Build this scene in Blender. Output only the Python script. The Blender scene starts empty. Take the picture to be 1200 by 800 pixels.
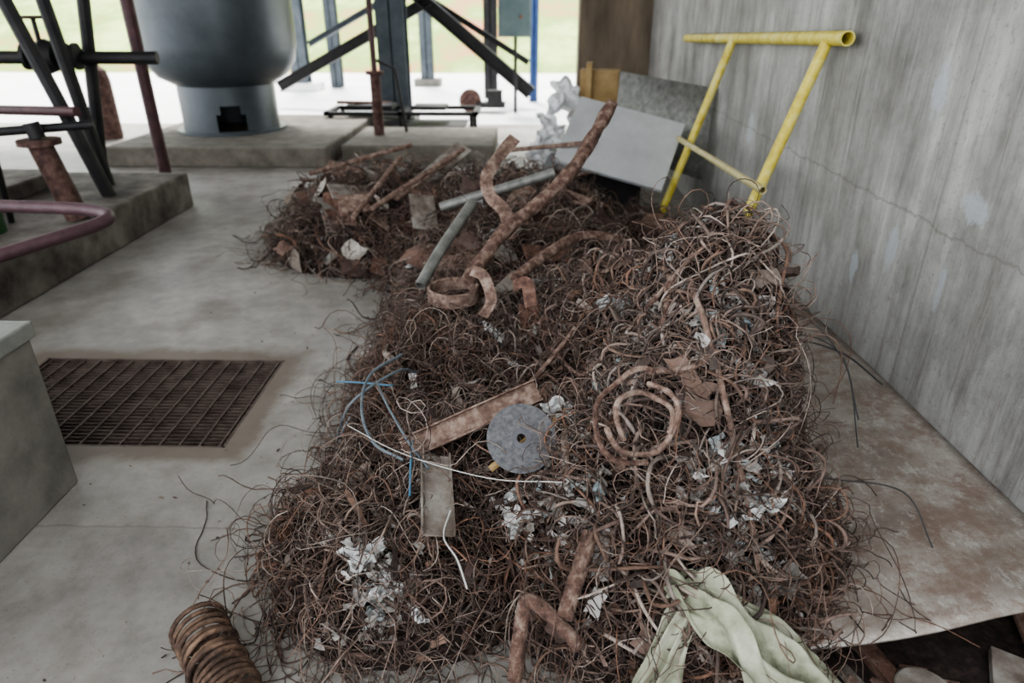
import bpy, math, random, numpy as np
from mathutils import Vector, Euler, Matrix
random.seed(7); rng=np.random.default_rng(11)
COL=bpy.context.collection
# ---------------------------------------------------------------- materials
def new_mat(name):
    m=bpy.data.materials.new(name); m.use_nodes=True
    nt=m.node_tree; return m,nt,nt.nodes['Principled BSDF']
def ramp(nt,stops):
    r=nt.nodes.new('ShaderNodeValToRGB'); e=r.color_ramp.elements
    while len(e)<len(stops): e.new(.5)
    for i,(p,c) in enumerate(stops):
        e[i].position=p; e[i].color=(c[0],c[1],c[2],1)
    return r
def noise(nt,vec,scale,detail=6,rough=.6,mapscale=None):
    if mapscale:
        mp=nt.nodes.new('ShaderNodeMapping'); mp.inputs['Scale'].default_value=mapscale
        nt.links.new(vec,mp.inputs['Vector']); vec=mp.outputs['Vector']
    n=nt.nodes.new('ShaderNodeTexNoise'); n.inputs['Scale'].default_value=scale
    n.inputs['Detail'].default_value=detail; n.inputs['Roughness'].default_value=rough
    nt.links.new(vec,n.inputs['Vector']); return n.outputs['Fac']
def mixc(nt,fac,a,b,mode='MIX'):
    m=nt.nodes.new('ShaderNodeMix'); m.data_type='RGBA'; m.blend_type=mode
    for s,v in ((m.inputs[0],fac),(m.inputs[6],a),(m.inputs[7],b)):
        if hasattr(v,'links'): nt.links.new(v,s)
        elif isinstance(v,(int,float)): s.default_value=v
        else: s.default_value=(v[0],v[1],v[2],1)
    return m.outputs[2]
def bump(nt,h,bs,strength=.3,dist=.01):
    b=nt.nodes.new('ShaderNodeBump'); b.inputs['Strength'].default_value=strength; b.inputs['Distance'].default_value=dist
    nt.links.new(h,b.inputs['Height']); nt.links.new(b.outputs['Normal'],bs.inputs['Normal'])
def mth(nt,op,a,b=None,c=None):
    m=nt.nodes.new('ShaderNodeMath'); m.operation=op
    for i,v in enumerate((a,b,c)):
        if v is None: continue
        if hasattr(v,'links'): nt.links.new(v,m.inputs[i])
        else: m.inputs[i].default_value=v
    return m.outputs[0]
def mat2(name,c1,c2,scale=8,rough=.7,metal=0,bs=.3,c3=None,lo=.35,hi=.65,mapscale=None,bd=.01):
    m,nt,b=new_mat(name); tc=nt.nodes.new('ShaderNodeTexCoord').outputs['Object']
    f=noise(nt,tc,scale,8,.65,mapscale)
    st=[(lo,c1),(hi,c2)] if c3 is None else [(lo,c1),((lo+hi)/2,c2),(hi,c3)]
    r=ramp(nt,st); nt.links.new(f,r.inputs[0]); nt.links.new(r.outputs[0],b.inputs['Base Color'])
    b.inputs['Roughness'].default_value=rough; b.inputs['Metallic'].default_value=metal
    if bs: bump(nt,noise(nt,tc,scale*4,6,.7),b,bs,bd)
    return m
def attr_mat(name,rough=.8,metal=.0,scale=60,var=.5):
    m,nt,b=new_mat(name); tc=nt.nodes.new('ShaderNodeTexCoord').outputs['Object']
    a=nt.nodes.new('ShaderNodeAttribute'); a.attribute_name='Col'
    f=noise(nt,tc,scale,4,.7); r=ramp(nt,[(.3,(1-var,)*3),(.7,(1+var*.4,)*3)]); nt.links.new(f,r.inputs[0])
    c=mixc(nt,1.0,a.outputs['Color'],r.outputs[0],'MULTIPLY')
    nt.links.new(c,b.inputs['Base Color']); b.inputs['Roughness'].default_value=rough; b.inputs['Metallic'].default_value=metal
    return m
def floor_mat():
    m,nt,b=new_mat('floor_concrete'); tc=nt.nodes.new('ShaderNodeTexCoord').outputs['Object']
    f1=noise(nt,tc,.9,6,.6); r1=ramp(nt,[(.3,(.19,.178,.165)),(.5,(.29,.275,.252)),(.7,(.39,.37,.34))]); nt.links.new(f1,r1.inputs[0])
    f2=noise(nt,tc,7,8,.7); r2=ramp(nt,[(.3,(.68,.67,.66)),(.62,(1.05,1.05,1.05))]); nt.links.new(f2,r2.inputs[0])
    c=mixc(nt,1.0,r1.outputs[0],r2.outputs[0],'MULTIPLY')
    f3=noise(nt,tc,2.3,4,.6); r3=ramp(nt,[(.52,(0,0,0)),(.68,(.65,.65,.65))]); nt.links.new(f3,r3.inputs[0])
    c=mixc(nt,r3.outputs[0],c,(.15,.13,.112))
    sx=nt.nodes.new('ShaderNodeSeparateXYZ'); nt.links.new(tc,sx.inputs[0])
    def absdiff(o,c0,h): return mth(nt,'SUBTRACT',mth(nt,'ABSOLUTE',mth(nt,'SUBTRACT',o,c0)),h)
    mx=mth(nt,'MAXIMUM',absdiff(sx.outputs[0],-1.83,.61),absdiff(sx.outputs[1],2.665,.385))
    f6=noise(nt,tc,3.5,8,.75)
    ad=mth(nt,'MULTIPLY_ADD',f6,-.35,mx)
    rr=ramp(nt,[(0,(.8,.8,.8)),(.07,(0,0,0))]); nt.links.new(mth(nt,'ADD',ad,.11),rr.inputs[0])
    c=mixc(nt,rr.outputs[0],c,(.12,.09,.065))
    jl=mth(nt,'ABSOLUTE',mth(nt,'SUBTRACT',mth(nt,'MULTIPLY_ADD',f2,.05,sx.outputs[1]),1.83))
    rj=ramp(nt,[(.002,(.5,.5,.5)),(.006,(0,0,0))]); nt.links.new(jl,rj.inputs[0]); c=mixc(nt,rj.outputs[0],c,(.12,.10,.09))
    f4=noise(nt,tc,90,2,.5); r4=ramp(nt,[(.64,(0,0,0)),(.72,(.5,.5,.5))]); nt.links.new(f4,r4.inputs[0])
    c=mixc(nt,r4.outputs[0],c,(.12,.10,.09))
    nt.links.new(c,b.inputs['Base Color']); b.inputs['Roughness'].default_value=.5
    bump(nt,f2,b,.15,.01); return m
def wall_mat():
    m,nt,b=new_mat('wall_board_formed_concrete'); tc=nt.nodes.new('ShaderNodeTexCoord').outputs['Object']
    sx=nt.nodes.new('ShaderNodeSeparateXYZ'); nt.links.new(tc,sx.inputs[0]); YY,ZZ=sx.outputs[1],sx.outputs[2]
    f1=noise(nt,tc,5,8,.72,(1,1,.14)); r1=ramp(nt,[(.32,(.19,.185,.175)),(.5,(.33,.325,.31)),(.66,(.46,.455,.44))]); nt.links.new(f1,r1.inputs[0])
    f2=noise(nt,tc,1.3,8,.7); r2=ramp(nt,[(.36,(.55,.54,.53)),(.58,(1.05,1.05,1.05))]); nt.links.new(f2,r2.inputs[0])
    c=mixc(nt,1.0,r1.outputs[0],r2.outputs[0],'MULTIPLY')
    f4=noise(nt,tc,18,6,.78,(1,1,.06)); r4=ramp(nt,[(.54,(0,0,0)),(.66,(.6,.6,.6))]); nt.links.new(f4,r4.inputs[0])
    c=mixc(nt,r4.outputs[0],c,(.14,.12,.105))
    f7=noise(nt,tc,9,6,.7,(1,1,.05)); r7=ramp(nt,[(.58,(0,0,0)),(.68,(.45,.45,.45))]); nt.links.new(f7,r7.inputs[0])
    c=mixc(nt,r7.outputs[0],c,(.50,.50,.49))
    f5=noise(nt,tc,30,6,.8); r5=ramp(nt,[(.56,(0,0,0)),(.64,(.7,.7,.7))]); nt.links.new(f5,r5.inputs[0])
    c=mixc(nt,r5.outputs[0],c,(.18,.17,.16))
    fw=noise(nt,tc,7,6,.75)
    for (cy,cz,ry,rz) in [(2.67,1.33,.06,.13),(2.73,.72,.05,.11),(2.35,.70,.025,.10),(3.9,1.25,.05,.09),(2.3,1.0,.10,.07),(3.0,.55,.04,.09),(4.8,.9,.06,.12)]:
        a=mth(nt,'POWER',mth(nt,'ABSOLUTE',mth(nt,'DIVIDE',mth(nt,'SUBTRACT',YY,cy),ry)),2.0); q=mth(nt,'POWER',mth(nt,'ABSOLUTE',mth(nt,'DIVIDE',mth(nt,'SUBTRACT',ZZ,cz),rz)),2.0)
        d=mth(nt,'ADD',mth(nt,'ADD',a,q),mth(nt,'MULTIPLY_ADD',fw,4.0,-2.0))
        rp=ramp(nt,[(.45,(.6,.6,.6)),(.9,(0,0,0))]); nt.links.new(d,rp.inputs[0]); c=mixc(nt,rp.outputs[0],c,(.40,.43,.47))
    sm=mth(nt,'ABSOLUTE',mth(nt,'SUBTRACT',mth(nt,'MULTIPLY_ADD',fw,.10,ZZ),.93)); rs=ramp(nt,[(.001,(.6,.6,.6)),(.007,(0,0,0))]); nt.links.new(sm,rs.inputs[0]); c=mixc(nt,rs.outputs[0],c,(.14,.125,.11))
    md=mth(nt,'ABSOLUTE',mth(nt,'SUBTRACT',mth(nt,'MODULO',mth(nt,'ADD',YY,3.0),1.22),.61)); rv=ramp(nt,[(.002,(.5,.5,.5)),(.010,(0,0,0))]); nt.links.new(md,rv.inputs[0]); c=mixc(nt,rv.outputs[0],c,(.15,.14,.13))
    nt.links.new(c,b.inputs['Base Color']); b.inputs['Roughness'].default_value=.8
    bump(nt,f5,b,.5,.012); return m
M_floor=floor_mat(); M_wall=wall_mat()
M_brownwall=mat2('weathered_brown_concrete',(.09,.068,.05),(.20,.155,.11),3,.8,0,.3,mapscale=(1,1,.2))
M_block=mat2('rough_concrete',(.11,.105,.09),(.20,.19,.165),5,.85,0,.4)
M_ped=mat2('pedestal_concrete',(.09,.08,.065),(.18,.16,.135),5,.85,0,.4)
M_plinth=mat2('stained_plinth_concrete',(.035,.028,.024),(.11,.095,.082),3,.85,0,.4,(.19,.175,.155))
M_blocktop=mat2('pale_concrete_cap',(.16,.165,.15),(.24,.24,.215),7,.8,0,.3)
M_rust=mat2('rust',(.045,.023,.017),(.125,.063,.045),25,.85,.1,.5,(.20,.13,.10))
M_rustdark=mat2('dark_rust_casting',(.035,.017,.014),(.085,.042,.034),18,.8,.1,.4,(.14,.085,.07))
M_rustlight=mat2('dusty_rust',(.08,.048,.036),(.18,.115,.09),30,.85,.05,.6,(.32,.245,.20))
M_rustpipe=mat2('scaly_rust_pipe',(.06,.032,.023),(.16,.09,.068),30,.85,.05,.9,(.34,.25,.20),bd=.02)
M_grate=mat2('rusty_grate',(.06,.042,.035),(.15,.115,.098),12,.6,.4,.3)
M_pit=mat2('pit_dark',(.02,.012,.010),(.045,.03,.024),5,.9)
M_grey=mat2('galvanised_steel',(.14,.14,.13),(.27,.27,.25),20,.5,.4,.2)
M_plate=mat2('dusty_steel_plate',(.10,.075,.06),(.20,.17,.145),9,.7,.2,.4,(.31,.29,.26))
M_sheet=mat2('stainless_sheet',(.50,.51,.52),(.64,.65,.66),3,.35,.35,.05)
M_dark=mat2('dark_steel',(.008,.008,.010),(.024,.022,.022),8,.6,.3,.2)
M_bluegrey=mat2('blue_grey_painted_steel',(.045,.058,.07),(.085,.10,.115),4,.55,.2,.2)
M_purple=mat2('red_oxide_painted_pipe',(.055,.028,.035),(.10,.055,.065),10,.5,.1,.2)
M_redpipe=mat2('dark_red_pipe',(.045,.018,.02),(.085,.036,.04),10,.55,.1,.2)
M_tank=mat2('tank_paint_blue_grey',(.052,.062,.07),(.095,.11,.122),1.6,.4,.25,.08)
M_blue=mat2('blue_paint',(.02,.045,.14),(.03,.07,.20),5,.5)
M_green=mat2('green_paint',(.012,.05,.018),(.03,.10,.04),6,.5)
M_cabinet=mat2('cabinet_blue_grey',(.05,.08,.082),(.08,.11,.112),4,.5)
M_yellow=mat2('yellow_paint_chipped',(.40,.31,.04),(.58,.48,.07),11,.5,0,.15,(.62,.57,.24))
M_paleyellow=mat2('faded_yellow_paint',(.38,.32,.13),(.54,.48,.27),14,.5)
M_disc=mat2('abrasive_disc_grey',(.07,.07,.075),(.15,.15,.155),70,.9,0,.6)
M_hub=mat2('disc_label',(.045,.045,.05),(.08,.08,.09),30,.6)
M_white=mat2('white_plastic_scrap',(.30,.30,.29),(.62,.62,.61),18,.6,0,.4)
M_bag=mat2('white_plastic_sheet',(.62,.63,.65),(.82,.82,.82),5,.45,0,.1)
M_cloth=mat2('dirty_green_grey_cloth',(.13,.135,.09),(.27,.28,.20),9,.95,0,.5,(.40,.40,.32))
M_wood=mat2('yellow_brown_board',(.26,.17,.07),(.40,.28,.13),6,.7)
M_grass=mat2('grass_and_soil_bank',(.46,.22,.11),(.25,.36,.09),.35,.9,0,.3,(.46,.56,.20),lo=.36,hi=.60)
M_apron=mat2('bright_concrete_yard',(.72,.71,.70),(.84,.83,.82),.5,.7)
M_bluewire=mat2('blue_cable',(.04,.12,.19),(.07,.18,.27),12,.5)
M_bluegreywire=mat2('grey_blue_cable',(.07,.085,.10),(.125,.15,.165),20,.5)
M_black=mat2('black_cable',(.02,.02,.02),(.05,.05,.05),20,.5)
M_whitecord=mat2('white_cord',(.32,.32,.30),(.48,.48,.45),20,.6)
M_spring=mat2('spring_rust',(.028,.015,.010),(.085,.05,.034),22,.8,.1,.5,(.19,.12,.08))
def sheet_mat():
    m,nt,b=new_mat('weathered_sheet'); tc=nt.nodes.new('ShaderNodeTexCoord').outputs['Object']
    f=noise(nt,tc,2.6,8,.7); r=ramp(nt,[(.34,(.14,.11,.09)),(.5,(.25,.22,.19)),(.64,(.35,.32,.29))]); nt.links.new(f,r.inputs[0])
    f2=noise(nt,tc,26,8,.85,(1,.5,1)); r2=ramp(nt,[(.52,(0,0,0)),(.60,(.6,.6,.6))]); nt.links.new(f2,r2.inputs[0])
    c=mixc(nt,r2.outputs[0],r.outputs[0],(.45,.43,.40))
    f3=noise(nt,tc,7,8,.8); r3=ramp(nt,[(.50,(0,0,0)),(.60,(.7,.7,.7))]); nt.links.new(f3,r3.inputs[0])
    c=mixc(nt,r3.outputs[0],c,(.17,.11,.085))
    nt.links.new(c,b.inputs['Base Color']); b.inputs['Roughness'].default_value=.5; b.inputs['Metallic'].default_value=.1
    bump(nt,f2,b,.25,.006); return m
M_bigsheet=sheet_mat()
M_wire=attr_mat('rusty_wire'); M_scrap=attr_mat('scrap_flakes',.75,0,40,.35)
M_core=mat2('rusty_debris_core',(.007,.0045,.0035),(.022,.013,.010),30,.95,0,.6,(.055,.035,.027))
# ---------------------------------------------------------------- mesh builder
class B:
    def __init__(s): s.v=[]; s.f=[]; s.mi=[]; s.mats=[]
    def m(s,mat):
        if mat not in s.mats: s.mats.append(mat)
        return s.mats.index(mat)
    def add(s,vs,fs,mat):
        o=len(s.v); s.v+=[tuple(p) for p in vs]; k=s.m(mat)
        for f in fs: s.f.append([i+o for i in f]); s.mi.append(k)
        return s
    def box(s,a,b,mat,rot=None,piv=None):
        vs=[Vector((x,y,z)) for x in (a[0],b[0]) for y in (a[1],b[1]) for z in (a[2],b[2])]
        if rot is not None:
            R=Euler([math.radians(r) for r in rot]).to_matrix(); c=Vector(piv) if piv else sum(vs,Vector())/8
            vs=[R@(p-c)+c for p in vs]
        return s.add(vs,[(0,1,3,2),(4,6,7,5),(0,4,5,1),(2,3,7,6),(0,2,6,4),(1,5,7,3)],mat)
    def tube(s,path,r,mat,n=14,rin=None,flat=None,jit=0,caps=True):
        P=[Vector(p) for p in path]; R=r if isinstance(r,(list,tuple)) else [r]*len(P)
        t=(P[1]-P[0]).normalized(); u=t.orthogonal().normalized()
        rings=[]
        for i,p in enumerate(P):
            t=((P[i+1] if i+1<len(P) else p)-(P[i-1] if i>0 else p)).normalized()
            u=(u-t*u.dot(t)).normalized(); w=t.cross(u)
            rings.append((p,u.copy(),w,R[i]))
        def sk(mul,off):
            vs=[]
            for p,u,w,rr in rings:
                for k in range(n):
                    a=2*math.pi*k/n; q=rr*mul*(1+jit*random.uniform(-1,1))
                    vs.append(p+u*math.cos(a)*q+w*math.sin(a)*q)
            return vs
        L=len(P); vs=sk(1,0)
        fs=[(i*n+k,i*n+(k+1)%n,(i+1)*n+(k+1)%n,(i+1)*n+k) for i in range(L-1) for k in range(n)]
        if rin:
            o=len(vs); vs+=sk(rin/R[0],0)
            fs+=[(o+i*n+k,o+(i+1)*n+k,o+(i+1)*n+(k+1)%n,o+i*n+(k+1)%n) for i in range(L-1) for k in range(n)]
            e=(L-1)*n
            fs+=[(k,o+k,o+(k+1)%n,(k+1)%n) for k in range(n)]+[(e+k,e+(k+1)%n,o+e+(k+1)%n,o+e+k) for k in range(n)]
        elif caps:
            fs+=[tuple(range(n-1,-1,-1)),tuple(range((L-1)*n,L*n))]
        return s.add(vs,fs,mat)
    def strap(s,path,width,th,side,mat):
        P=[Vector(p) for p in path]; vs=[]
        for i,p in enumerate(P):
            t=((P[i+1] if i+1<len(P) else p)-(P[i-1] if i>0 else p)).normalized()
            sd=Vector(side[i] if isinstance(side,list) else side); sd=(sd-t*sd.dot(t)).normalized(); n=t.cross(sd)
            w=width[i] if isinstance(width,list) else width
            vs+=[p+sd*w/2+n*th/2,p-sd*w/2+n*th/2,p-sd*w/2-n*th/2,p+sd*w/2-n*th/2]
        fs=[(i*4+k,i*4+(k+1)%4,(i+1)*4+(k+1)%4,(i+1)*4+k) for i in range(len(P)-1) for k in range(4)]
        fs+=[(3,2,1,0),tuple(range(len(P)*4-4,len(P)*4))]
        return s.add(vs,fs,mat)
    def lathe(s,prof,c,mat,n=48,axis='Z'):
        vs=[]
        for r,h in prof:
            for k in range(n):
                a=2*math.pi*k/n
                p=(r*math.cos(a),r*math.sin(a),h)
                if axis=='X': p=(h,r*math.cos(a),r*math.sin(a))
                if axis=='Y': p=(r*math.cos(a),h,r*math.sin(a))
                vs.append(Vector(p)+Vector(c))
        fs=[(i*n+k,i*n+(k+1)%n,(i+1)*n+(k+1)%n,(i+1)*n+k) for i in range(len(prof)-1) for k in range(n)]
        return s.add(vs,fs,mat)
    def wheel(s,c,R,axis,mat):
        n=24; c=Vector(c); ring=[]
        for k in range(n+1):
            a=2*math.pi*k/n; p={'Z':(R*math.cos(a),R*math.sin(a),0),'Y':(R*math.cos(a),0,R*math.sin(a)),'X':(0,R*math.cos(a),R*math.sin(a))}[axis]
            ring.append(c+Vector(p))
        s.tube(ring,R*.11,mat,8)
        for k in range(0,n,6): s.tube([c,ring[k]],R*.08,mat,6)
        return s
    def grid(s,fn,nu,nv,mat):
        vs=[fn(i/(nu-1),j/(nv-1)) for i in range(nu) for j in range(nv)]
        fs=[(i*nv+j,(i+1)*nv+j,(i+1)*nv+j+1,i*nv+j+1) for i in range(nu-1) for j in range(nv-1)]
        return s.add(vs,fs,mat)
    def build(s,name,smooth=True,bevel=0,solid=0,parent=None,angle=35,lift=None):
        if lift: s.v=[(x+lift[0],y+lift[1],z+lift[2]) for x,y,z in s.v]
        me=bpy.data.meshes.new(name); me.from_pydata(s.v,[],s.f)
        for m in s.mats: me.materials.append(m)
        me.polygons.foreach_set('material_index',s.mi); me.update()
        o=bpy.data.objects.new(name,me); COL.objects.link(o)
        if smooth:
            me.polygons.foreach_set('use_smooth',[True]*len(s.f)); me.set_sharp_from_angle(angle=math.radians(angle))
        if solid:
            q=o.modifiers.new('solid','SOLIDIFY'); q.thickness=solid
        if bevel:
            q=o.modifiers.new('bevel','BEVEL'); q.width=bevel; q.segments=2; q.limit_method='ANGLE'; q.angle_limit=math.radians(40)
        if parent: o.parent=parent
        return o
def spline(pts,n=8):
    P=[Vector(p) for p in pts]; P=[P[0]*2-P[1]]+P+[P[-1]*2-P[-2]]; out=[]
    for i in range(1,len(P)-2):
        for k in range(n):
            t=k/n; a,b,c,d=P[i-1:i+3]
            out.append(.5*((2*b)+(c-a)*t+(2*a-5*b+4*c-d)*t*t+(3*b-a-3*c+d)*t**3))
    out.append(P[-2]); return out
# ---------------------------------------------------------------- heap shape
BL=[(-.35,1.68,.45,.44,.34),(.40,1.60,.53,.42,.56),(.60,2.12,.31,.50,.97),(.52,1.86,.38,.44,.77),(.35,2.55,.45,.6,.66),(-.28,2.6,.46,.7,.43),
(.05,1.95,.5,.5,.38),(0,3.5,.75,.9,.57),(-1.1,5.1,.86,.9,.46),(-.15,4.7,.9,1.1,.52),(.75,4.3,.5,1.0,.30)]
def sheet_z(x,y):
    zw=.27-.055*(y-1.3)
    u=np.clip((x-.35)/1.145,0,1)
    return np.where((x>.35)&(y>1.15)&(y<4.1),.02+(zw-.02)*np.sin(u*math.pi/2)**1.0+.012*np.sin(x*5+y*2.3),0.0)
def H(x,y,nz=True):
    x=np.asarray(x,float); y=np.asarray(y,float); s=0
    for cx,cy,rx,ry,h in BL:
        d=((x-cx)/rx)**2+((y-cy)/ry)**2
        s=s+(h*np.clip(1-d,0,1)**.62)**5
    h=s**.2
    if nz:
        n=np.sin(9.1*x+3.3*y+1)*np.sin(8.3*y-4.7*x+.5)*.045+np.sin(19*x-11*y)*np.sin(17*y+9*x+2)*.034+np.sin(41*x+13*y)*np.sin(37*y-17*x)*.014
        h=h+n*np.clip(h/.2,0,1)
    return np.maximum(h,0)
def nrm(x,y):
    e=.02; gx=(H(x+e,y)-H(x-e,y))/(2*e); gy=(H(x,y+e)-H(x,y-e))/(2*e)
    g=np.sqrt(gx*gx+gy*gy)+1e-9; c=np.minimum(g,5)/g; gx=gx*c; gy=gy*c
    n=np.stack([-gx,-gy,np.ones_like(gx)],-1); L=np.linalg.norm(n,axis=-1,keepdims=True); return n/L,L[...,0]
def hp(x,y,d=0): return Vector((x,y,float(H(x,y))+d))
heap=bpy.data.objects.new('scrap_wire_heap',None); COL.objects.link(heap)
xs=np.arange(-2.15,1.46,.025); ys=np.arange(1.0,6.3,.025)
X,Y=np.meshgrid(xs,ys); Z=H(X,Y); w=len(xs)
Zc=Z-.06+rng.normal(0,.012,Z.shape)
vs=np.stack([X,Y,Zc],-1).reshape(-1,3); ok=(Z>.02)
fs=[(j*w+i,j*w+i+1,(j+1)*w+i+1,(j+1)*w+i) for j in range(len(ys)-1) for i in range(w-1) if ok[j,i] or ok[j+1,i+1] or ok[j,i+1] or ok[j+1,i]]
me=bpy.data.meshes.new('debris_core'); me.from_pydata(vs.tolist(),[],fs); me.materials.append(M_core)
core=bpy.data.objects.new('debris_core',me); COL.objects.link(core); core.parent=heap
n_,L_=nrm(X,Y); area=(L_*np.clip(ok,0,1))
def sample(N,wfn):
    p=(np.minimum(area,4)*wfn(X,Y)*ok).ravel(); p/=p.sum()
    k=rng.choice(len(p),N,p=p); x=X.ravel()[k]+rng.uniform(-.0125,.0125,N); y=Y.ravel()[k]+rng.uniform(-.0125,.0125,N)
    return x,y
def unit(a): return a/np.maximum(np.linalg.norm(a,axis=-1,keepdims=True),1e-9)
def strands(name,N,M,wfn,Lr,Rr,kr,off,amp,pal,pw,S=4,wob=.25,flip=.05,kink=.05,flat=1.0,cmax=.05):
    x,y=sample(N,wfn)
    tgt=rng.uniform(off[0],off[1],N); ph=rng.uniform(0,6.28,N); am=np.minimum(rng.exponential(amp,N),amp*3); fr=rng.uniform(.15,.6,N)
    n0,_=nrm(x,y); d=rng.normal(size=(N,3)); d=unit(d-n0*np.sum(d*n0,-1,keepdims=True)*.85)
    pos=np.stack([x,y,H(x,y)],-1)+n0*tgt[:,None]
    L=rng.uniform(Lr[0],Lr[1],N); ds=(L/M)[:,None]
    k=rng.uniform(kr[0],kr[1],N)*rng.choice([-1,1],N); out=[]
    rnd=unit(rng.normal(size=(N,3)))
    for i in range(M):
        out.append(pos.copy())
        n,gl=nrm(pos[:,0],pos[:,1])
        ax=unit(n+rnd*.8)
        k=np.where(rng.random(N)<flip,-k*rng.uniform(.4,1.4,N),k); k=np.clip(k,-kr[1],kr[1])
        kk=(k*(1+.6*np.sin(ph*3+i*.5)))[:,None]
        kn=(rng.random(N)<kink)[:,None]*rng.normal(size=(N,3))*.9
        d=unit(d+np.cross(ax,d)*kk*ds+rng.normal(size=(N,3))*wob*.3+kn)
        sd=(pos[:,2]-H(pos[:,0],pos[:,1]))/gl
        want=tgt+am*np.sin(ph+i*fr)
        cor=np.clip((want-sd),-cmax,cmax)[:,None]
        d=unit(d+n*cor*12)
        pos=pos+d*ds
        mn=sheet_z(pos[:,0],pos[:,1])+.005
        pos[:,2]=np.maximum(pos[:,2],mn); pos[:,0]=np.minimum(pos[:,0],1.47)
    C=np.stack(out,1)
    T=np.gradient(C,axis=1); T=unit(T)
    U=np.zeros_like(T); u=unit(np.cross(T[:,0],unit(rng.normal(size=(N,3)))))
    for i in range(M):
        u=unit(u-T[:,i]*np.sum(u*T[:,i],-1,keepdims=True)); U[:,i]=u
    W=np.cross(T,U); rad=rng.uniform(Rr[0],Rr[1],N)[:,None,None]*(1+rng.normal(0,.12,(N,M,1)))
    a=np.arange(S)*2*math.pi/S+ (math.pi/4 if flat<1 else 0)
    V=C[:,:,None,:]+rad[...,None]*(np.cos(a)[None,None,:,None]*U[:,:,None,:]+flat*np.sin(a)[None,None,:,None]*W[:,:,None,:])
    V=V.reshape(-1,3)
    i=np.arange(M-1)[:,None]*S; kq=np.arange(S)[None,:]; k2=(kq+1)%S
    q=np.stack([i+kq,i+k2,i+S+k2,i+S+kq],-1).reshape(-1,4)
    F=(np.arange(N)*(M*S))[:,None,None]+q[None]; F=F.reshape(-1,4)
    me=bpy.data.meshes.new(name); me.vertices.add(len(V)); me.vertices.foreach_set('co',V.astype(np.float32).ravel())
    me.loops.add(F.size); me.loops.foreach_set('vertex_index',F.astype(np.int32).ravel())
    me.polygons.add(len(F)); me.polygons.foreach_set('loop_start',(np.arange(len(F))*4).astype(np.int32))
    me.polygons.foreach_set('use_smooth',np.full(len(F),flat==1.0))
    me.update(calc_edges=True)
    pal=np.array(pal); ci=rng.choice(len(pal),N,p=np.array(pw)/sum(pw)); c=pal[ci]*rng.uniform(.6,1.3,(N,1))
    # bundles of scrap differ in how dusty / rusty they are
    g=.5+.5*np.sin(5.1*x+2.7*y+.8)*np.sin(4.3*y-3.9*x+1.9)
    lum=c.mean(1,keepdims=True); dusty=lum*np.array([[1.16,1.0,.90]])
    gg=np.clip(g,0,1)[:,None]; c=(c*(1-.45*gg)+dusty*.45*gg)*(.82+.25*gg)
    dust=np.clip(rng.normal(0,.18,(N,M,1)),-.3,.5)
    c=np.repeat((c[:,None,:]*(1+dust))[:,:,None,:],S,2).reshape(-1,3)
    at=me.color_attributes.new('Col','FLOAT_COLOR','POINT')
    at.data.foreach_set('color',np.concatenate([c,np.ones((len(c),1))],1).astype(np.float32).ravel())
    me.materials.append(M_wire)
    o=bpy.data.objects.new(name,me); COL.objects.link(o); o.parent=heap; return o
PAL=[(.06,.035,.027),(.125,.074,.055),(.20,.135,.105),(.28,.225,.19),(.19,.095,.058)]
PL=[(.12,.074,.058),(.19,.13,.105),(.28,.225,.19),(.17,.09,.058),(.075,.047,.038)]
near=lambda x,y: np.where(y<3.0,1.0,np.where(y<4.2,.5,.22))
right=lambda x,y: np.where((x>.12)&(y<2.9),1.0,np.where(y<3,.10,.05))
edge=lambda x,y: np.where((y<3.2)&((x<-.4)|(x>.75)|(y<1.5)),1.0,.12)
strands('thin_wires',5600,26,near,(.25,.9),(.0012,.0020),(5,36),(-.045,.02),.018,PAL,[3,4,3,1.2,1],flip=.05,kink=.045,wob=.18)
strands('loose_wires',1200,26,near,(.3,1.0),(.0010,.0016),(5,24),(0,.042),.032,PAL,[2,4,3,1.2,1],kink=.025,cmax=.035,wob=.14)
strands('edge_wires',900,26,edge,(.3,.9),(.0010,.0015),(5,26),(0,.05),.04,PAL,[3,4,3,1,1],kink=.025,cmax=.025,wob=.14)
strands('medium_wires',1500,24,near,(.2,.8),(.0021,.0034),(3,20),(-.03,.025),.016,PAL,[2,4,4,1.4,1.2],S=5,flip=.10,kink=.06,wob=.16)
strands('thick_rebar_offcuts',400,26,right,(.18,.8),(.0036,.0062),(1.0,10),(-.01,.028),.012,PL,[3,4,2,2,2.5],S=6,wob=.09,flip=.14,kink=.05)
strands('far_wires',1500,16,lambda x,y: np.where(y>3.2,1.0,0),(.2,.9),(.0020,.0042),(2,16),(-.02,.03),.022,PAL,[3,4,2,1,1],kink=.06)
strands('flat_strips',420,10,near,(.07,.30),(.007,.018),(1,8),(.0,.030),.008,PL,[3,3,2,2,3],S=4,wob=.2,flat=.12,kink=.12)
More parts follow.
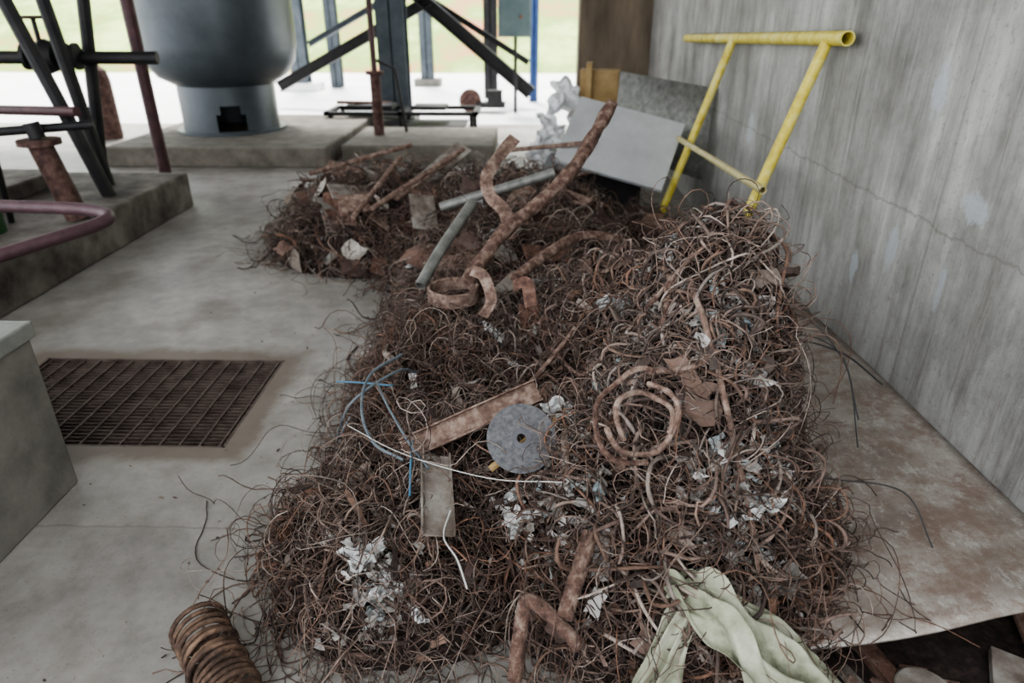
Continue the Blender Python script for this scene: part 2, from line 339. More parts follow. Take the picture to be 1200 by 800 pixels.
def flakes(name,N,wfn,size,pal,pw,asp=(1,2.5),crump=.25,lift=(0,.03),pts=None,par=True):
    x,y=sample(N,wfn) if pts is None else pts
    n,_=nrm(x,y); n1=n; n=unit(n+rng.normal(0,.45,(N,3)))
    u=unit(np.cross(n,unit(rng.normal(size=(N,3))))); v=np.cross(n,u)
    c=np.stack([x,y,H(x,y)],-1)+n1*rng.uniform(lift[0],lift[1],N)[:,None]; s=rng.uniform(size[0],size[1],N)[:,None]; a=rng.uniform(asp[0],asp[1],N)[:,None]
    g=np.array([-1,-.33,.33,1]); K=4; V=[]
    for p in g:
        for q in g:
            jx=rng.normal(0,.16,(N,1)); jy=rng.normal(0,.16,(N,1))
            V.append(c+u*s*a*(p+jx)+v*s*(q+jy)+n*s*rng.normal(0,crump,(N,1)))
    V=np.stack(V,1).reshape(-1,3); V[:,2]=np.maximum(V[:,2],.003)
    q=np.array([[i*K+j,(i+1)*K+j,(i+1)*K+j+1,i*K+j+1] for i in range(K-1) for j in range(K-1)])
    F=((np.arange(N)*K*K)[:,None,None]+q[None]).reshape(-1,4)
    me=bpy.data.meshes.new(name); me.from_pydata(V.tolist(),[],F.tolist())
    pal=np.array(pal); c=pal[rng.choice(len(pal),N,p=np.array(pw)/sum(pw))]*rng.uniform(.7,1.2,(N,1)); c=np.repeat(c,K*K,0)
    at=me.color_attributes.new('Col','FLOAT_COLOR','POINT'); at.data.foreach_set('color',np.concatenate([c,np.ones((len(c),1))],1).astype(np.float32).ravel())
    me.materials.append(M_scrap); o=bpy.data.objects.new(name,me); COL.objects.link(o)
    if par: o.parent=heap
    return o
pock=[(.50,1.42),(.62,1.45),(.05,1.62),(.30,1.95),(.55,1.75),(.10,1.45),(.35,2.3),(.70,1.65),(-.05,2.5),(.45,2.15),(-.4,1.35),(.72,1.5),(.2,1.75)]
def pockets(N,sg):
    k=rng.integers(0,len(pock),N); p=np.array(pock)[k]+rng.normal(0,sg,(N,2)); return p[:,0],p[:,1]
flakes('rust_flakes',1300,near,(.004,.013),[(.12,.065,.045),(.20,.125,.09),(.06,.035,.03),(.28,.21,.18)],[3,3,2,1.5],(1,3),.2,(-.04,.01))
flakes('dust_flakes',1800,lambda x,y: np.where((y<3)&(x>.1),1.0,.3),(.002,.006),[(.38,.36,.34),(.28,.26,.24),(.32,.33,.33)],[2,3,2],(1,2.5),.3,(-.03,.015))
flakes('ash_lumps',1300,None,(.004,.014),[(.42,.40,.38),(.30,.28,.26),(.22,.20,.18),(.28,.31,.31)],[2,3,3,1],(1,1.8),.5,(-.02,.028),pockets(1300,.055))
flakes('paper_scraps',150,lambda x,y: np.where((y<3)&(x>0),1.0,.22),(.008,.026),[(.48,.46,.44),(.36,.34,.32),(.22,.20,.18),(.22,.27,.28)],[2,3,3,.6],(1,2.5),.4,(-.005,.03))
flakes('bent_plate_offcuts',110,lambda x,y: np.where(y>3.2,1.0,.0),(.03,.075),[(.14,.08,.06),(.28,.23,.19),(.09,.055,.045),(.36,.33,.29)],[3,2,2,1],(1,2.4),.12,(.01,.05))
flakes('small_plate_offcuts',110,lambda x,y: np.where((y<3.3),1.0,.0),(.014,.034),[(.13,.08,.06),(.24,.19,.16),(.08,.05,.04)],[3,2,2],(1,2.4),.10,(.0,.035))
N=420; gx=rng.uniform(-2.0,-.3,N); gy=rng.uniform(1.1,6.5,N); gx=np.maximum(gx,-.55-rng.exponential(.45,N)-np.clip(gy-4,0,2)*.5)
flakes('floor_grit',N,None,(.0015,.005),[(.10,.07,.06),(.20,.15,.12),(.05,.035,.03)],[3,2,2],(1,2.5),.3,(.001,.003),(gx,gy),False)
# ---------------------------------------------------------------- room shell
fb=B(); px0,px1,py0,py1=-2.44,-1.22,2.28,3.05
for a,b in [((-9,-1.5),(px0,11)),((px1,-1.5),(1.5,11)),((px0,-1.5),(px1,py0)),((px0,py1),(px1,11))]:
    fb.add([(a[0],a[1],0),(b[0],a[1],0),(b[0],b[1],0),(a[0],b[1],0)],[(0,1,2,3)],M_floor)
D=-.45
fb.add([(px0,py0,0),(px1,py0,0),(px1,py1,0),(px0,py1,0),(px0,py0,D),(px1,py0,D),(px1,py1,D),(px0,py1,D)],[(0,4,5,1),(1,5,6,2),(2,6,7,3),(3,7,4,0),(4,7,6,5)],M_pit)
fb.build('floor',smooth=False)
B().box((1.5,-1.5,0),(1.85,9.5,6),M_wall).build('wall_right',False)
B().box((.62,9.2,0),(1.5,9.6,6),M_brownwall).build('wall_back',False)
B().box((-9,.4,4.6),(1.85,11,4.8),M_block).build('unseen_shade_ceiling',False)  # out-of-view slab, added and sized to block sky light and darken the interior
# outdoors
B().add([(-60,11,-.01),(40,11,-.01),(40,60,-.01),(-60,60,-.01)],[(0,1,2,3)],M_apron).build('yard_ground',False)
eb=B()
def emb(u,v):
    x=-50+80*u; y=20.5+26*v; return (x,y,max(-.05,(v*9))+.25*math.sin(x*.5+v*9)*v-.05)
eb.grid(emb,60,16,M_grass).build('grass_embankment')
# grate
g=B(); n=28
for i in range(n):
    y=py0+.02+(py1-py0-.04)*i/(n-1)
    g.box((px0+.01,y-.0025,-.035),(px1-.01,y+.0025,-.008),M_grate)
for i in range(15):
    x=px0+.03+(px1-px0-.06)*i/14
    g.box((x-.004,py0+.01,-.016),(x+.004,py1-.01,-.004),M_grate)
for a,b in [((px0,py0,-.04),(px1,py0+.012,0)),((px0,py1-.012,-.04),(px1,py1,0)),((px0,py0,-.04),(px0+.012,py1,0)),((px1-.012,py0,-.04),(px1,py1,0))]: g.box(a,b,M_grate)
g.build('floor_drain_grate',False)
B().box((-2.6,.4,0),(-1.68,2.05,.60),M_block).box((-2.6,.4,.60),(-1.665,2.065,.66),M_blocktop).build('concrete_block',False,.008)
p=B(); p.box((-7,2.2,0),(-3.02,6.05,.30),M_plinth); p.box((-7,2.6,.30),(-3.85,5.6,.42),M_plinth); p.build('equipment_plinth',False,.015)
B().box((-4.75,7.7,0),(-2.25,10.4,.22),M_ped).build('tank_pedestal',False,.02)
B().box((-2.15,8.0,0),(-.4,9.4,.20),M_ped).build('concrete_pedestal',False,.02)
# tank
t=B(); tc=(-3.80,9.05,0)
prof=[(.02,.68),(.30,.70),(.56,.76),(.76,.87),(.87,1.02),(.915,1.22),(.915,2.2),(.93,2.2),(.93,2.24),(.915,2.24),(.915,4.0),(.7,4.35),(.02,4.45)]
t.lathe(prof,tc,M_tank,64)
n=64; vs=[];fsk=[]
hs=[.22,.26,.46,.56,.80]
for h in hs:
    for k in range(n):
        a=2*math.pi*k/n; vs.append((tc[0]+.58*math.cos(a),tc[1]+.58*math.sin(a),h))
for i in range(len(hs)-1):
    for k in range(n):
        a=math.degrees(2*math.pi*(k+.5)/n)
        if (i==1 and 276<a<308) or (i==2 and 281<a<303): continue
        fsk.append((i*n+k,i*n+(k+1)%n,(i+1)*n+(k+1)%n,(i+1)*n+k))
t.add(vs,fsk,M_tank); t.lathe([(.58,.22),(.66,.22),(.66,.25),(.58,.25)],tc,M_tank,64)
t.build('pressure_tank')
def hbeam(b,p0,p1,w,d,mat):
    P0,P1=Vector(p0),Vector(p1); t=(P1-P0); L=t.length; q=t.to_track_quat('Z','Y').to_matrix()
    for a,c in [((-w/2,-d/2,0),(w/2,-d/2+.02,L)),((-w/2,d/2-.02,0),(w/2,d/2,L)),((-.01,-d/2,0),(.01,d/2,L))]:
        vs=[P0+q@Vector((x,y,z)) for x in (a[0],c[0]) for y in (a[1],c[1]) for z in (a[2],c[2])]
        b.add(vs,[(0,1,3,2),(4,6,7,5),(0,4,5,1),(2,3,7,6),(0,2,6,4),(1,5,7,3)],mat)
s=B(); hbeam(s,(-2.05,11.2,0),(-2.05,11.2,6),.42,.35,M_bluegrey); s.box((-2.35,10.9,0),(-1.75,11.5,.12),M_block); s.build('steel_column')
s=B(); hbeam(s,(-2.35,17,0),(-2.35,17,6),.28,.25,M_bluegrey); s.box((-2.65,16.8,0),(-2.05,17.3,.15),M_block); s.build('steel_column')
s=B(); hbeam(s,(-.75,14.6,0),(-.75,14.6,6),.26,.25,M_dark); s.build('steel_column')
s=B(); hbeam(s,(-5.0,16,0),(-5.0,16,6),.35,.3,M_bluegrey); s.box((-5.4,15.7,0),(-4.6,16.3,.15),M_apron); s.build('steel_column')
s=B(); hbeam(s,(-4.35,16.5,0),(-4.35,16.5,6),.25,.25,M_bluegrey); s.build('steel_column')
s=B(); hbeam(s,(.1,14.0,0),(.1,14.0,6),.16,.16,M_blue); s.build('blue_post')
s=B(); hbeam(s,(-4.5,13,.35),(-1.7,13,1.75),.20,.18,M_dark); hbeam(s,(-2.0,13,1.9),(.05,13,.25),.26,.22,M_dark); hbeam(s,(-1.7,13.2,1.75),(.0,13.2,.75),.12,.1,M_dark); hbeam(s,(-3.9,13.1,1.05),(-1.4,13.1,2.3),.12,.1,M_bluegrey)
s.build('diagonal_bracing')
s=B(); s.box((-.50,12.2,1.2),(.04,12.5,2.4),M_cabinet).box((-.48,12.18,1.22),(.02,12.2,2.38),M_cabinet).box((-.25,12.3,0),(-.19,12.36,1.2),M_dark)
s.lathe([(.0,-.02),(.03,-.02),(.03,0)],(-.13,12.18,1.5),M_rust,12,'Y'); s.build('control_cabinet',False,.01)
s=B(); s.lathe([(.0,-.06),(.05,-.06),(.05,-.03),(.17,-.03),(.19,-.04),(.19,.04),(.17,.03),(.05,.03),(.05,.06),(0,.06)],(-1.0,12.4,.19),M_rustdark,24,'Y'); s.box((-.9,12.3,.08),(-.4,12.6,.16),M_dark); s.box((-.7,12.3,.16),(-.45,12.55,.36),M_dark); s.build('wheeled_motor')
s=B()
for (a,b) in [((-3.2,10.6,.3),(-.9,10.68,.36)),((-3.2,11.3,.3),(-.9,11.38,.36)),((-3.2,10.6,.3),(-3.12,11.38,.36)),((-.98,10.6,.3),(-.9,11.38,.36)),((-2.1,10.6,.3),(-2.0,11.38,.36)),((-2.9,10.75,.36),(-2.2,11.2,.44)),((-1.9,10.8,.36),(-1.4,11.2,.42))]: s.box(a,b,M_dark)
for x in (-3.1,-1.0,-2.05):
    for y in (10.64,11.34): s.box((x-.03,y-.03,0),(x+.03,y+.03,.3),M_dark)
s.tube([(-3.0,10.7,.5),(-2.3,11.2,.42)],.03,M_rust); s.box((-2.9,10.6,.1),(-1.1,11.3,.14),M_dark)
s.v=[(x*.95+.15,y-.6,z*.85) for x,y,z in s.v]; s.build('steel_frame_table',False)
s=B(); s.tube([(-1.85,8.75,.2),(-1.85,8.75,.9)],.065,M_rustdark,16); s.lathe([(0,.9),(.11,.9),(.11,.94),(.0,.94)],(-1.85,8.75,0),M_rustdark,20); s.tube([(-1.85,8.75,.94),(-1.85,8.75,3.2)],.035,M_redpipe,12)
s.tube([(-1.55,9.0,.2),(-1.65,9.0,.95),(-1.85,8.9,1.05)],.02,M_dark,8); s.build('standpipe')
# left piping
s=B(); s.tube([(-3.38,6.35,0),(-3.40,6.35,3.0)],.055,M_redpipe,14); s.lathe([(0,0),(.11,0),(.11,.03),(0,.03)],(-3.38,6.35,.0),M_rust,16); s.build('red_oxide_pipe')
s=B()
for x0,x1,y in [(-3.45,-3.68,5.55),(-3.70,-3.35,5.9),(-3.25,-3.9,5.2)]: s.tube([(x0,y,.3),(x1,y,2.6)],.05,M_dark,10)
s.tube([(-5.4,5.5,1.28),(-3.0,5.9,1.25)],.05,M_dark,14)
for x in (-4.35,-4.27,-3.97,-3.65,-3.57): s.tube([(x,5.73,1.27),(x+.03,5.735,1.27)],.10,M_dark,18)
s.tube([(-4.5,5.65,1.28),(-4.5,5.65,1.75),(-4.55,5.65,2.1)],.035,M_dark,12); s.wheel((-4.5,5.55,1.75),.13,'Y',M_redpipe)
s.tube([(-3.2,5.0,.95),(-4.6,5.4,.92)],.035,M_redpipe,12)
s.lathe([(.0,-.09),(.10,-.08),(.13,0),(.10,.08),(0,.09)],(-3.8,5.75,1.27),M_dark,18,'X'); s.wheel((-3.8,5.7,1.55),.11,'Z',M_redpipe)
s.tube([(-3.8,5.7,1.3),(-3.8,5.7,1.56)],.018,M_dark,8); s.tube([(-4.8,5.6,.42),(-4.8,5.6,1.28)],.05,M_dark,12); s.lathe([(0,.9),(.1,.9),(.13,1.0),(.1,1.1),(0,1.1)],(-4.8,5.6,0),M_dark,18); s.build('valve_pipework')
s=B(); s.tube(spline([(-3.95,4.7,.42),(-3.95,4.7,.85),(-3.95,4.7,1.25),(-3.85,4.7,1.5),(-3.55,4.75,1.55)],6),.04,M_dark,14)
s.lathe([(0,1.42),(.10,1.42),(.10,1.46),(.03,1.46),(.03,1.62),(.0,1.62)],(-3.95,4.7,0),M_dark,18); s.wheel((-3.95,4.7,1.66),.1,'Z',M_dark); s.build('gate_valve')
s=B(); s.tube([(-3.10,4.55,.3),(-3.22,4.55,.80)],.075,M_rustdark,18); s.lathe([(0,0),(.13,0),(.13,.035),(0,.035)],(-3.22,4.55,.80),M_rustdark,20); s.tube([(-3.22,4.55,.84),(-3.24,4.55,.94)],.05,M_dark,14); s.build('flanged_pipe_stub')
s=B(); s.tube([(-4.6,4.0,.85),(-2.95,4.75,.90)],.03,M_dark,12); s.tube([(-3.5,4.45,.30),(-3.5,4.5,.87)],.02,M_dark,8); s.build('grey_pipe_rail')
s=B(); s.tube([(-3.50,4.2,.30),(-3.50,4.2,.70)],.12,M_green,18); s.lathe([(0,.70),(.16,.70),(.16,.75),(0,.75)],(-3.50,4.2,0),M_green,20); s.tube([(-3.50,4.2,.75),(-3.50,4.2,.95)],.06,M_dark,12)
s.tube([(-4.2,4.3,.60),(-3.40,4.2,.60)],.05,M_dark,12); s.box((-4.3,4.1,.42),(-3.9,4.5,.95),M_dark); s.build('green_pump_housing')
s=B(); s.lathe([(0,.0),(.14,0),(.15,.03),(.15,.75),(.12,.88),(.05,.94),(.05,1.0),(.03,1.0),(.03,1.08),(0,1.08)],(-5.75,9.6,0),M_rustdark,24); s.build('gas_cylinder')
loop=spline([(-4.4,3.36,.73),(-3.2,3.36,.715),(-2.40,3.35,.70),(-2.18,3.33,.69),(-2.07,3.26,.68),(-2.08,3.16,.665),(-2.18,3.0,.65),(-2.45,2.6,.61),(-3.2,1.5,.50)],8)
s=B(); s.tube(loop,.032,M_purple,18); s.tube([(-3.3,3.36,.30),(-3.3,3.36,.70)],.03,M_purple,12); s.build('pipe_handrail')
# ---------------------------------------------------------------- big sheet and debris
s=B()
def sh(u,v):
    y0=1.205+.05*u+.02*math.sin(u*9); x=.36+1.137*u; y=y0+(4.08-y0)*v
    return (x,y,float(sheet_z(x,max(y,1.16)))+.004)
s.grid(sh,30,60,M_bigsheet).build('weathered_metal_sheet',solid=.008)
s=B()
s.box((.95,1.02,.0),(1.0,1.45,.03),M_rust,(0,3,14)); s.box((1.15,.85,.01),(1.23,1.35,.035),M_plate,(2,4,-28)); s.box((.6,1.10,.0),(.9,1.16,.03),M_rust,(0,0,20))
s.tube([(.8,1.1,.03),(1.35,1.13,.04)],.022,M_rust,12,.018); s.tube([(1.3,1.0,.03),(1.44,1.5,.05)],.025,M_rust,12,.02)
s.lathe([(0,.03),(.07,.03),(.075,.035),(.07,.04),(0,.042)],(1.03,1.20,0),M_plate,28)
for i in range(26):
    x,y=random.uniform(.78,1.42),random.uniform(.95,1.3); a=random.uniform(.01,.05); s.box((x-a,y-a*.5,.004),(x+a,y+a*.5,.012),random.choice([M_rust,M_plate,M_rustlight]),(random.uniform(-15,15),random.uniform(-15,15),random.uniform(0,180)))
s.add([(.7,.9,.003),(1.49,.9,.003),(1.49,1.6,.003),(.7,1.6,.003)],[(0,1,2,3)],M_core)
s.build('steel_offcuts_pile',False,.002)
# ---------------------------------------------------------------- yellow handrail
s=B()
s.tube([(1.43,3.38,1.485),(1.42,6.75,1.37)],.033,M_yellow,24,.027)
for y,xt in ((3.58,1.42),(5.2,1.415)):
    s.tube([(xt,y,1.46 if y<4 else 1.41),(.985,y,.02)],.028,M_yellow,20)
s.tube([(1.175,3.42,.79),(1.13,6.5,.68)],.020,M_paleyellow,16,.016)
s.build('yellow_pipe_handrail')
# ---------------------------------------------------------------- items on heap
UP=(0,-.035,.04)
bp=spline([(-.24,2.62,.60),(-.10,2.85,.74),(.06,2.98,.84),(.20,3.08,.96),(.30,3.2,1.09),(.385,3.3,1.215)],8)
s=B(); s.tube(bp,[.030+.003*math.sin(i*.9) for i in range(len(bp))],M_rustpipe,18,jit=.09); s.build('rusty_bent_bar')
s=B(); s.tube(spline([(-.05,2.55,.64),(.12,2.75,.70),(.25,2.9,.71),(.42,2.95,.68)],6),.022,M_rustpipe,14,jit=.06); s.build('rusty_bent_pipe')
s=B(); s.strap(spline([(-.06,3.3,1.06),(-.12,3.25,1.0),(-.19,3.2,.90),(-.17,3.15,.82),(-.10,3.08,.76),(-.08,3.0,.66)],6),.06,.006,[(1,.3+.4*math.sin(i*.25),.3) for i in range(31)],M_rustlight); s.build('bent_steel_strap')
s=B(); s.tube([(-.46,3.55,.66),(.14,3.62,.83)],.025,M_grey,16,.02); s.build('grey_conduit')
s=B(); s.tube(spline([(-.47,2.82,.50),(-.40,3.0,.60),(-.27,3.35,.74)],4),.026,M_grey,14,.02); s.build('grey_conduit')
s=B(); rc=(-.31,2.70,.0); hz=float(H(-.31,2.75))+.05
s.lathe([(.105,hz),(.11,hz+.005),(.11,hz+.06),(.105,hz+.065),(.098,hz+.06),(.098,hz),(.105,hz)],rc,M_rustlight,36); s.build('rusty_pipe_ring')
s=B(); s.strap(spline([(-.22,2.62,.62),(-.17,2.6,.60),(-.14,2.55,.52),(-.17,2.5,.47)],5),.045,.004,(1,.2,.4),M_rustlight); s.strap(spline([(-.05,2.5,.60),(.0,2.48,.62),(.02,2.42,.55)],5),.05,.004,(.6,.2,.6),M_rust); s.build('twisted_sheet_offcut',lift=UP)
def oriented(b,c,nrmv):
    q=Vector(nrmv).normalized().to_track_quat('Z','Y').to_matrix(); c=Vector(c); b.v=[tuple(q@Vector(p)+c) for p in b.v]; return b
s=B(); s.lathe([(.013,0),(.013,.003),(.034,.0035),(.036,.003),(.098,.003),(.098,-.003),(.034,-.003),(.013,-.003),(.013,0)],(0,0,0),M_disc,48); s.lathe([(.013,.0045),(.028,.0045),(.028,.003)],(0,0,0),M_hub,32)
oriented(s,(-.01,1.61,.515),(.12,-1.5,1.25)); s.build('abrasive_cutting_disc')
def chan(b,p0,p1,w,lip,mat,up):
    P0,P1=Vector(p0),Vector(p1); t=(P1-P0).normalized(); U=Vector(up); U=(U-t*U.dot(t)).normalized(); W=t.cross(U); L=(P1-P0).length
    for (a0,a1,b0,b1) in [(-w/2,w/2,0,.005),(-w/2,-w/2+.005,0,lip),(w/2-.005,w/2,0,lip)]:
        vs=[P0+t*x+W*y+U*z for x in (0,L) for y in (a0,a1) for z in (b0,b1)]
        b.add(vs,[(0,1,3,2),(4,6,7,5),(0,4,5,1),(2,3,7,6),(0,2,6,4),(1,5,7,3)],mat)
s=B()
chan(s,(-.37,1.72,.39),(.04,1.87,.52),.072,.022,M_rustlight,(.1,-.75,.75)); s.build('rusty_channel_section',False)
s=B(); chan(s,(-.27,1.69,.39),(-.225,1.38,.36),.09,.02,M_plate,(.2,-.4,.8)); s.build('steel_angle_offcut',False)
s=B(); s.tube([(-.10,1.62,.40),(.12,1.74,.53)],.011,M_wood,10); s.build('wooden_stick')
s=B(); s.tube([(.10,1.20,.27),(.17,1.36,.40)],.021,M_rustpipe,16,.016,jit=.04); s.build('rusty_pipe_stub')
s=B(); s.tube(spline([(-.02,1.16,.10),(-.005,1.22,.22),(.01,1.25,.27),(.05,1.23,.27),(.14,1.17,.21)],5),.019,M_rustpipe,14,jit=.04); s.build('rusty_pipe_elbow')
s=B(); cc=Vector((.28,1.47,.68)); nn=Vector((-.1,-1.0,1.0)).normalized(); q=nn.to_track_quat('Z','Y').to_matrix()
for j in range(3):
    r0=.112-.02*j; ph=1.2+j*2.3; pts=[]
    for k in range(36):
        a=ph+k/36*math.pi*(1.25+.1*j); rr=r0*(1+.08*math.sin(a*2+j)+.03*math.sin(a*5))
        pts.append(cc+q@Vector((rr*math.cos(a)*.92+.01*j,rr*math.sin(a)*1.08,.025*math.sin(a*2+j)-.01*j)))
    s.tube(pts,.0075,M_rustlight if j else M_rustpipe,10,jit=.12)
s.build('coiled_rebar')
s=B()
def onheap(pts,d,n=6): return [Vector((p.x,p.y,max(p.z,float(H(p.x,p.y))+d))) for p in spline([hp(x,y,d) for x,y in pts],n)]
def smooth(P,k=6):
    for _ in range(k): P=[P[0]]+[(P[i-1]+P[i]*2+P[i+1])/4 for i in range(1,len(P)-1)]+[P[-1]]
    return P
for pts,r,mt in [([(.30,1.72),(.42,1.62),(.52,1.66)],.010,M_rustlight),([(.48,1.9),(.50,1.7),(.54,1.5),(.60,1.32)],.009,M_rustlight),([(.1,2.3),(.2,2.1),(.35,2.05),(.5,1.95)],.008,M_rustlight),([(.05,2.45),(.2,2.55),(.4,2.5),(.6,2.4)],.009,M_rustlight),([(.3,2.4),(.4,2.2),(.45,2.0),(.4,1.85)],.010,M_rustpipe),([(-.02,2.1),(.05,2.2),(.18,2.25)],.008,M_rustlight),([(.2,1.95),(.15,1.8),(.2,1.65),(.3,1.6)],.009,M_rustpipe),([(.2,2.1),(.12,1.95),(.25,1.88),(.3,2.0),(.22,2.12)],.008,M_rustlight),([(.45,2.5),(.6,2.45),(.72,2.3),(.68,2.15)],.008,M_rustlight)]:
    s.tube(smooth(onheap(pts,.035)),r,mt,10,jit=.12)
s.build('long_rebar_pieces')
s=B(); A=Vector((-.90,1.33,.085)); Bv=Vector((-.68,1.08,.075)); t=(Bv-A).normalized(); u=t.orthogonal().normalized(); wv=t.cross(u); pts=[]
turns=15; n=20
for k in range(turns*n+1):
    tn=int(k/n); a=2*math.pi*k/n; c=A.lerp(Bv,k/(turns*n))+u*.003*math.sin(tn*2.1)+wv*.003*math.cos(tn*3.3)+t*.003*math.sin(a+tn*1.7); rr=.067+.003*math.sin(k*.13); pts.append(c+u*math.cos(a)*rr+wv*math.sin(a)*rr)
s.tube(pts,.0070,M_spring,8,jit=.08); s.build('coil_spring')
# cloth
s=B()
cpath=spline([(.37,1.27,.29),(.44,1.24,.30),(.52,1.18,.26),(.61,1.11,.19),(.74,1.06,.10),(.86,1.02,.04)],10)
cw=[.04,.07,.10,.12,.12,.10]
def cl(u,v):
    i=u*(len(cpath)-1); k=int(min(i,len(cpath)-2)); p=cpath[k].lerp(cpath[k+1],i-k)
    j=u*5; a=int(min(j,4)); wd=cw[a]+(cw[a+1]-cw[a])*(j-a)
    sd=Vector((.62,.75,-.1)).normalized() ; q=(v-.5)*2
    fold=.024*math.sin(v*19+u*5+1.8*math.sin(u*6))+.011*math.sin(v*37-u*9)+.014*math.sin(u*15+v*7)+.003*math.sin(u*50+v*31)
    P=p+sd*q*wd*(1+.14*math.sin(u*13)); P.x+=.010*math.sin(v*29+u*14); P.z+=fold-.05*q*q+.05; P.z=max(P.z,.006+.004*math.sin(v*30)); return P
s.grid(cl,120,100,M_cloth)
cp2=spline([(.43,1.25,.33),(.38,1.2,.27),(.33,1.14,.17),(.29,1.08,.05)],10)
def cl2(u,v):
    i=u*(len(cp2)-1); k=int(min(i,len(cp2)-2)); p=cp2[k].lerp(cp2[k+1],i-k); q=(v-.5)*2
    P=p+Vector((.8,.1,0))*q*(.05+.04*u)*(1+.12*math.sin(u*9)); P.z+=.018*math.sin(v*18+u*5)+.012*math.sin(u*12+v*8)-.02*q*q+.003*math.sin(v*40+u*30); P.z=max(P.z,.006); return P
s.grid(cl2,60,50,M_cloth); s.build('crumpled_cloth',angle=180)
def crumple(c,sx,sy,rot,seed,amp=1.0):
    r=random.Random(seed); pa=[r.uniform(0,6.28) for _ in range(8)]
    R=Euler(rot).to_matrix(); c=Vector(c)
    def fn(u,v):
        x=(u-.5)*2; y=(v-.5)*2; k=1+.25*math.sin(3*math.atan2(y,x)+pa[0])+.15*math.sin(7*math.atan2(y,x)+pa[5])
        z=.35*math.sin(x*4+pa[1])*math.sin(y*5+pa[2])+.25*math.sin(x*9+y*7+pa[3])+.2*math.sin(13*y-6*x+pa[4])
        return c+R@Vector((x*sx*k,y*sy*k,z*min(sx,sy)*amp))
    return fn
s=B()
for i,(x,y,a,b) in enumerate([(-.02,1.58,.04,.02),(-.42,1.36,.05,.03),(-.36,1.33,.035,.03),(-.28,1.30,.03,.018),(.50,1.38,.05,.03),(.33,2.28,.07,.03),(-.13,2.5,.05,.03),(.60,1.40,.05,.03),(.08,1.62,.04,.02),(-.62,3.6,.07,.04),(-.35,4.3,.10,.05),(.1,1.72,.05,.04),(-.02,1.48,.04,.03),(.68,1.5,.035,.02),(-.05,2.3,.03,.02)]):
    s.grid(crumple(hp(x,y,.045),a,b,(random.uniform(.2,.9),random.uniform(-.4,.4),random.uniform(0,3)),i),14,14,M_white)
s.build('crumpled_plastic_scraps',angle=20)
s=B(); s.tube(spline([(-.62,2.05,.30),(-.66,2.0,.24),(-.58,1.95,.42),(-.45,2.1,.46),(-.40,2.2,.40)],8),.005,M_bluegreywire,8)
s.tube(spline([(-.44,2.15,.50),(-.52,2.0,.50),(-.52,1.85,.46),(-.46,1.72,.42),(-.36,1.66,.40)],8),.005,M_bluegreywire,8)
s.tube(spline([(-.50,2.0,.47),(-.44,1.85,.48),(-.35,1.7,.44),(-.28,1.62,.40)],8),.004,M_bluegreywire,8); s.build('grey_cable')
s=B(); s.tube(spline([(-.70,2.2,.36),(-.58,2.12,.40),(-.46,2.05,.43)],6),.0035,M_bluewire,8); s.tube(spline([(-.34,1.72,.43),(-.33,1.62,.42),(-.32,1.52,.38)],6),.0035,M_bluewire,8); s.build('blue_cable')
s=B()
s.tube(spline([(.92,2.7,.24),(1.15,2.72,.30),(1.33,2.6,.30),(1.42,2.4,.26)],8),.004,M_black,6); s.tube(spline([(.85,2.4,.35),(1.05,2.45,.45),(1.2,2.35,.42),(1.22,2.15,.25)],8),.003,M_black,6)
s.tube(spline([(.8,2.2,.6),(.98,2.25,.62),(1.1,2.1,.5),(1.1,1.9,.3)],8),.0025,M_black,6)
s.tube(spline([(.85,1.6,.4),(1.1,1.62,.34),(1.15,1.5,.24)],8),.0025,M_black,6); s.build('black_wire')
s=B(); s.tube(spline([(-.55,1.78,.44),(-.35,1.62,.45),(-.1,1.5,.46),(.1,1.46,.48)],8),.0015,M_whitecord,6); s.tube(spline([(-.20,1.46,.38),(-.21,1.38,.36),(-.17,1.32,.34),(-.14,1.26,.30)],8),.0025,M_whitecord,6); s.build('white_cord')
s=B(); s.strap(spline([(.83,2.35,.80),(.92,2.35,.72),(.92,2.3,.60),(.86,2.2,.54)],6),.035,.004,(0,1,.2),M_rust); s.build('curled_steel_band')
s=B()
for (x,y,d,sx,sy,rot,mt) in [(-1.25,4.75,.10,.14,.09,(20,10,30),M_plate),(-1.0,4.5,.03,.05,.20,(30,0,70),M_rustlight),(-.75,4.9,.12,.30,.04,(5,-20,50),M_rustlight),(-1.4,5.2,.10,.16,.07,(25,10,-20),M_rustlight),(-.65,5.2,.14,.25,.09,(15,-30,40),M_plate),(-.9,5.6,.12,.30,.04,(0,12,-15),M_rust),(-1.6,5.4,.06,.2,.05,(0,10,20),M_rust),(-.3,5.3,.15,.2,.07,(10,20,-40),M_plate),(.3,5.2,.1,.3,.04,(0,-10,15),M_rust),(-.6,3.9,.05,.22,.035,(0,-15,60),M_plate),(-1.35,4.6,.04,.05,.10,(50,0,10),M_rust),(.25,4.4,.08,.18,.05,(15,10,-35),M_rustlight),(-1.15,4.45,.1,.10,.07,(40,0,20),M_rustlight),(-.95,4.25,.02,.06,.12,(30,20,10),M_rust),(-.05,3.9,.08,.16,.06,(20,-20,70),M_rustlight),(.1,3.1,.06,.12,.05,(25,10,20),M_rust),(-.1,2.85,.04,.12,.04,(25,-20,50),M_plate),(.02,2.55,.05,.05,.07,(55,10,15),M_rust),(-.35,3.2,.05,.10,.05,(30,-10,-25),M_rustlight),(-.65,4.2,.08,.08,.14,(35,10,20),M_plate)]:
    c=hp(x,y,d); s.box((c.x-sx,c.y-sy,c.z-.006),(c.x+sx,c.y+sy,c.z+.006),mt,rot)
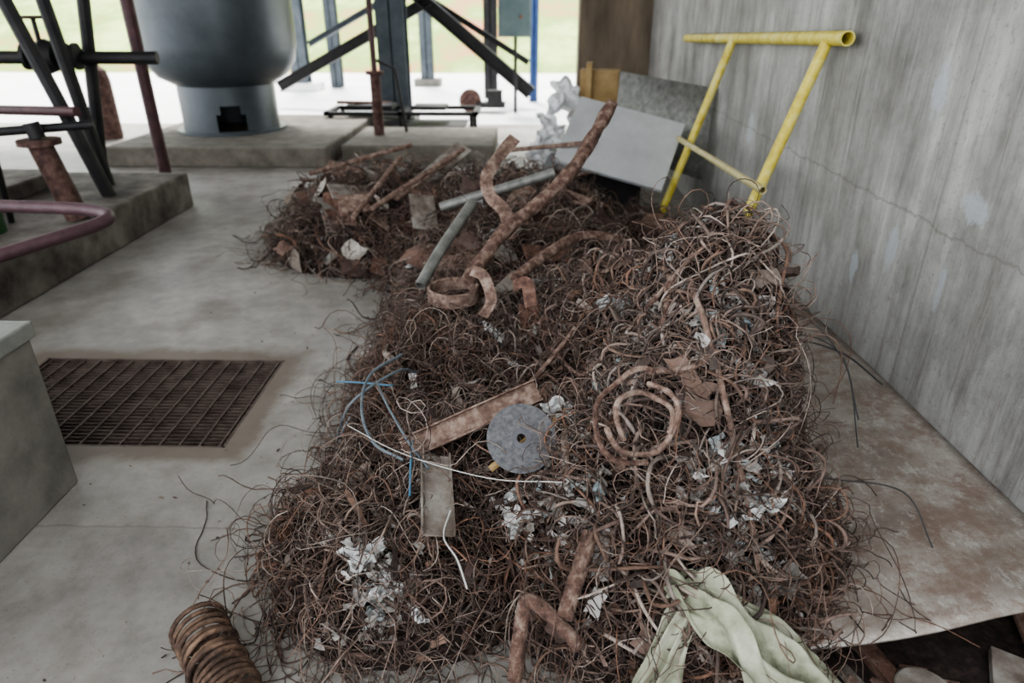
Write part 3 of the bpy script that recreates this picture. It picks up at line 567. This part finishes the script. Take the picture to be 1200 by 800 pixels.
for a,b in [((-1.6,5.0,.52),(-.9,5.4,.66)),((-1.0,4.3,.45),(-.45,4.9,.72)),((-.2,5.5,.6),(.5,5.2,.72)),((-1.1,4.2,.42),(-.9,4.9,.66))]: s.tube([a,b],.018,M_rustlight,10)
s.build('steel_profile_offcuts',False,.002)
s=B()
s.box((-.42,-.33,-.002),(.42,.33,.002),M_sheet)
for a,b in [((-.42,-.33,-.03),(-.416,.33,0)),((.416,-.33,-.03),(.42,.33,0)),((-.42,-.33,-.03),(.42,-.326,0)),((-.42,.326,-.03),(.42,.33,0))]: s.box(a,b,M_sheet)
R=Euler((math.radians(38),math.radians(12),math.radians(-16))).to_matrix(); s.v=[tuple(R@Vector(p)+Vector((.70,5.35,.70))) for p in s.v]
s.box((.15,5.45,.02),(.95,6.2,.45),M_dark,(0,0,-8)); s.build('stainless_duct_panel',False,.002)
s=B(); s.add([(.75,6.2,.5),(1.42,5.6,.35),(1.46,5.7,1.05),(.8,6.4,1.12)],[(0,1,2,3)],M_grey); s.build('grey_metal_sheet',solid=.006)
s=B(); s.box((.55,7.6,.1),(.95,7.7,1.05),M_wood,(8,0,-10)); s.box((.6,7.5,.75),(.66,7.6,1.12),M_wood,(8,0,-10)); s.build('wooden_board',False,.005)
s=B()
for i,(x,y,z,a,b) in enumerate([(.38,7.4,.80,.16,.16),(.22,6.7,.55,.15,.14),(.12,6.4,.36,.14,.14),(.5,7.2,.5,.22,.22),(.25,7.2,.3,.22,.28)]):
    s.grid(crumple((x,y,z),a,b,(1.1,.2*i,.3*i),i+40,.45),26,26,M_bag)
s.build('white_plastic_sheeting',angle=180)
s=B(); s.tube([(1.05,2.05,1.66),(1.5,2.12,1.76)],.025,M_redpipe,14); s.build('wall_pipe_stub')
# ---------------------------------------------------------------- light + camera
wd=bpy.data.worlds.new('overcast_sky'); bpy.context.scene.world=wd; wd.use_nodes=True
bg=wd.node_tree.nodes['Background']; bg.inputs[0].default_value=(.93,.965,1,1); bg.inputs[1].default_value=3.9
sl=bpy.data.lights.new('sun','SUN'); sl.energy=8; sl.angle=math.radians(12); sl.color=(1,.97,.93)
so=bpy.data.objects.new('sun',sl); so.rotation_euler=(math.radians(-25),math.radians(-8),0); COL.objects.link(so)
try: bpy.context.scene.view_settings.look='AgX - Medium High Contrast'
except Exception: pass
cam=bpy.data.cameras.new('camera'); cam.lens=24; cam.sensor_width=36; cam.clip_start=.02
cam.dof.use_dof=True; cam.dof.focus_distance=1.95; cam.dof.aperture_fstop=2.2
co=bpy.data.objects.new('camera',cam); COL.objects.link(co)
co.location=(0,0,1.6); co.rotation_euler=(math.radians(64.1),0,math.radians(1.29)); bpy.context.scene.camera=co
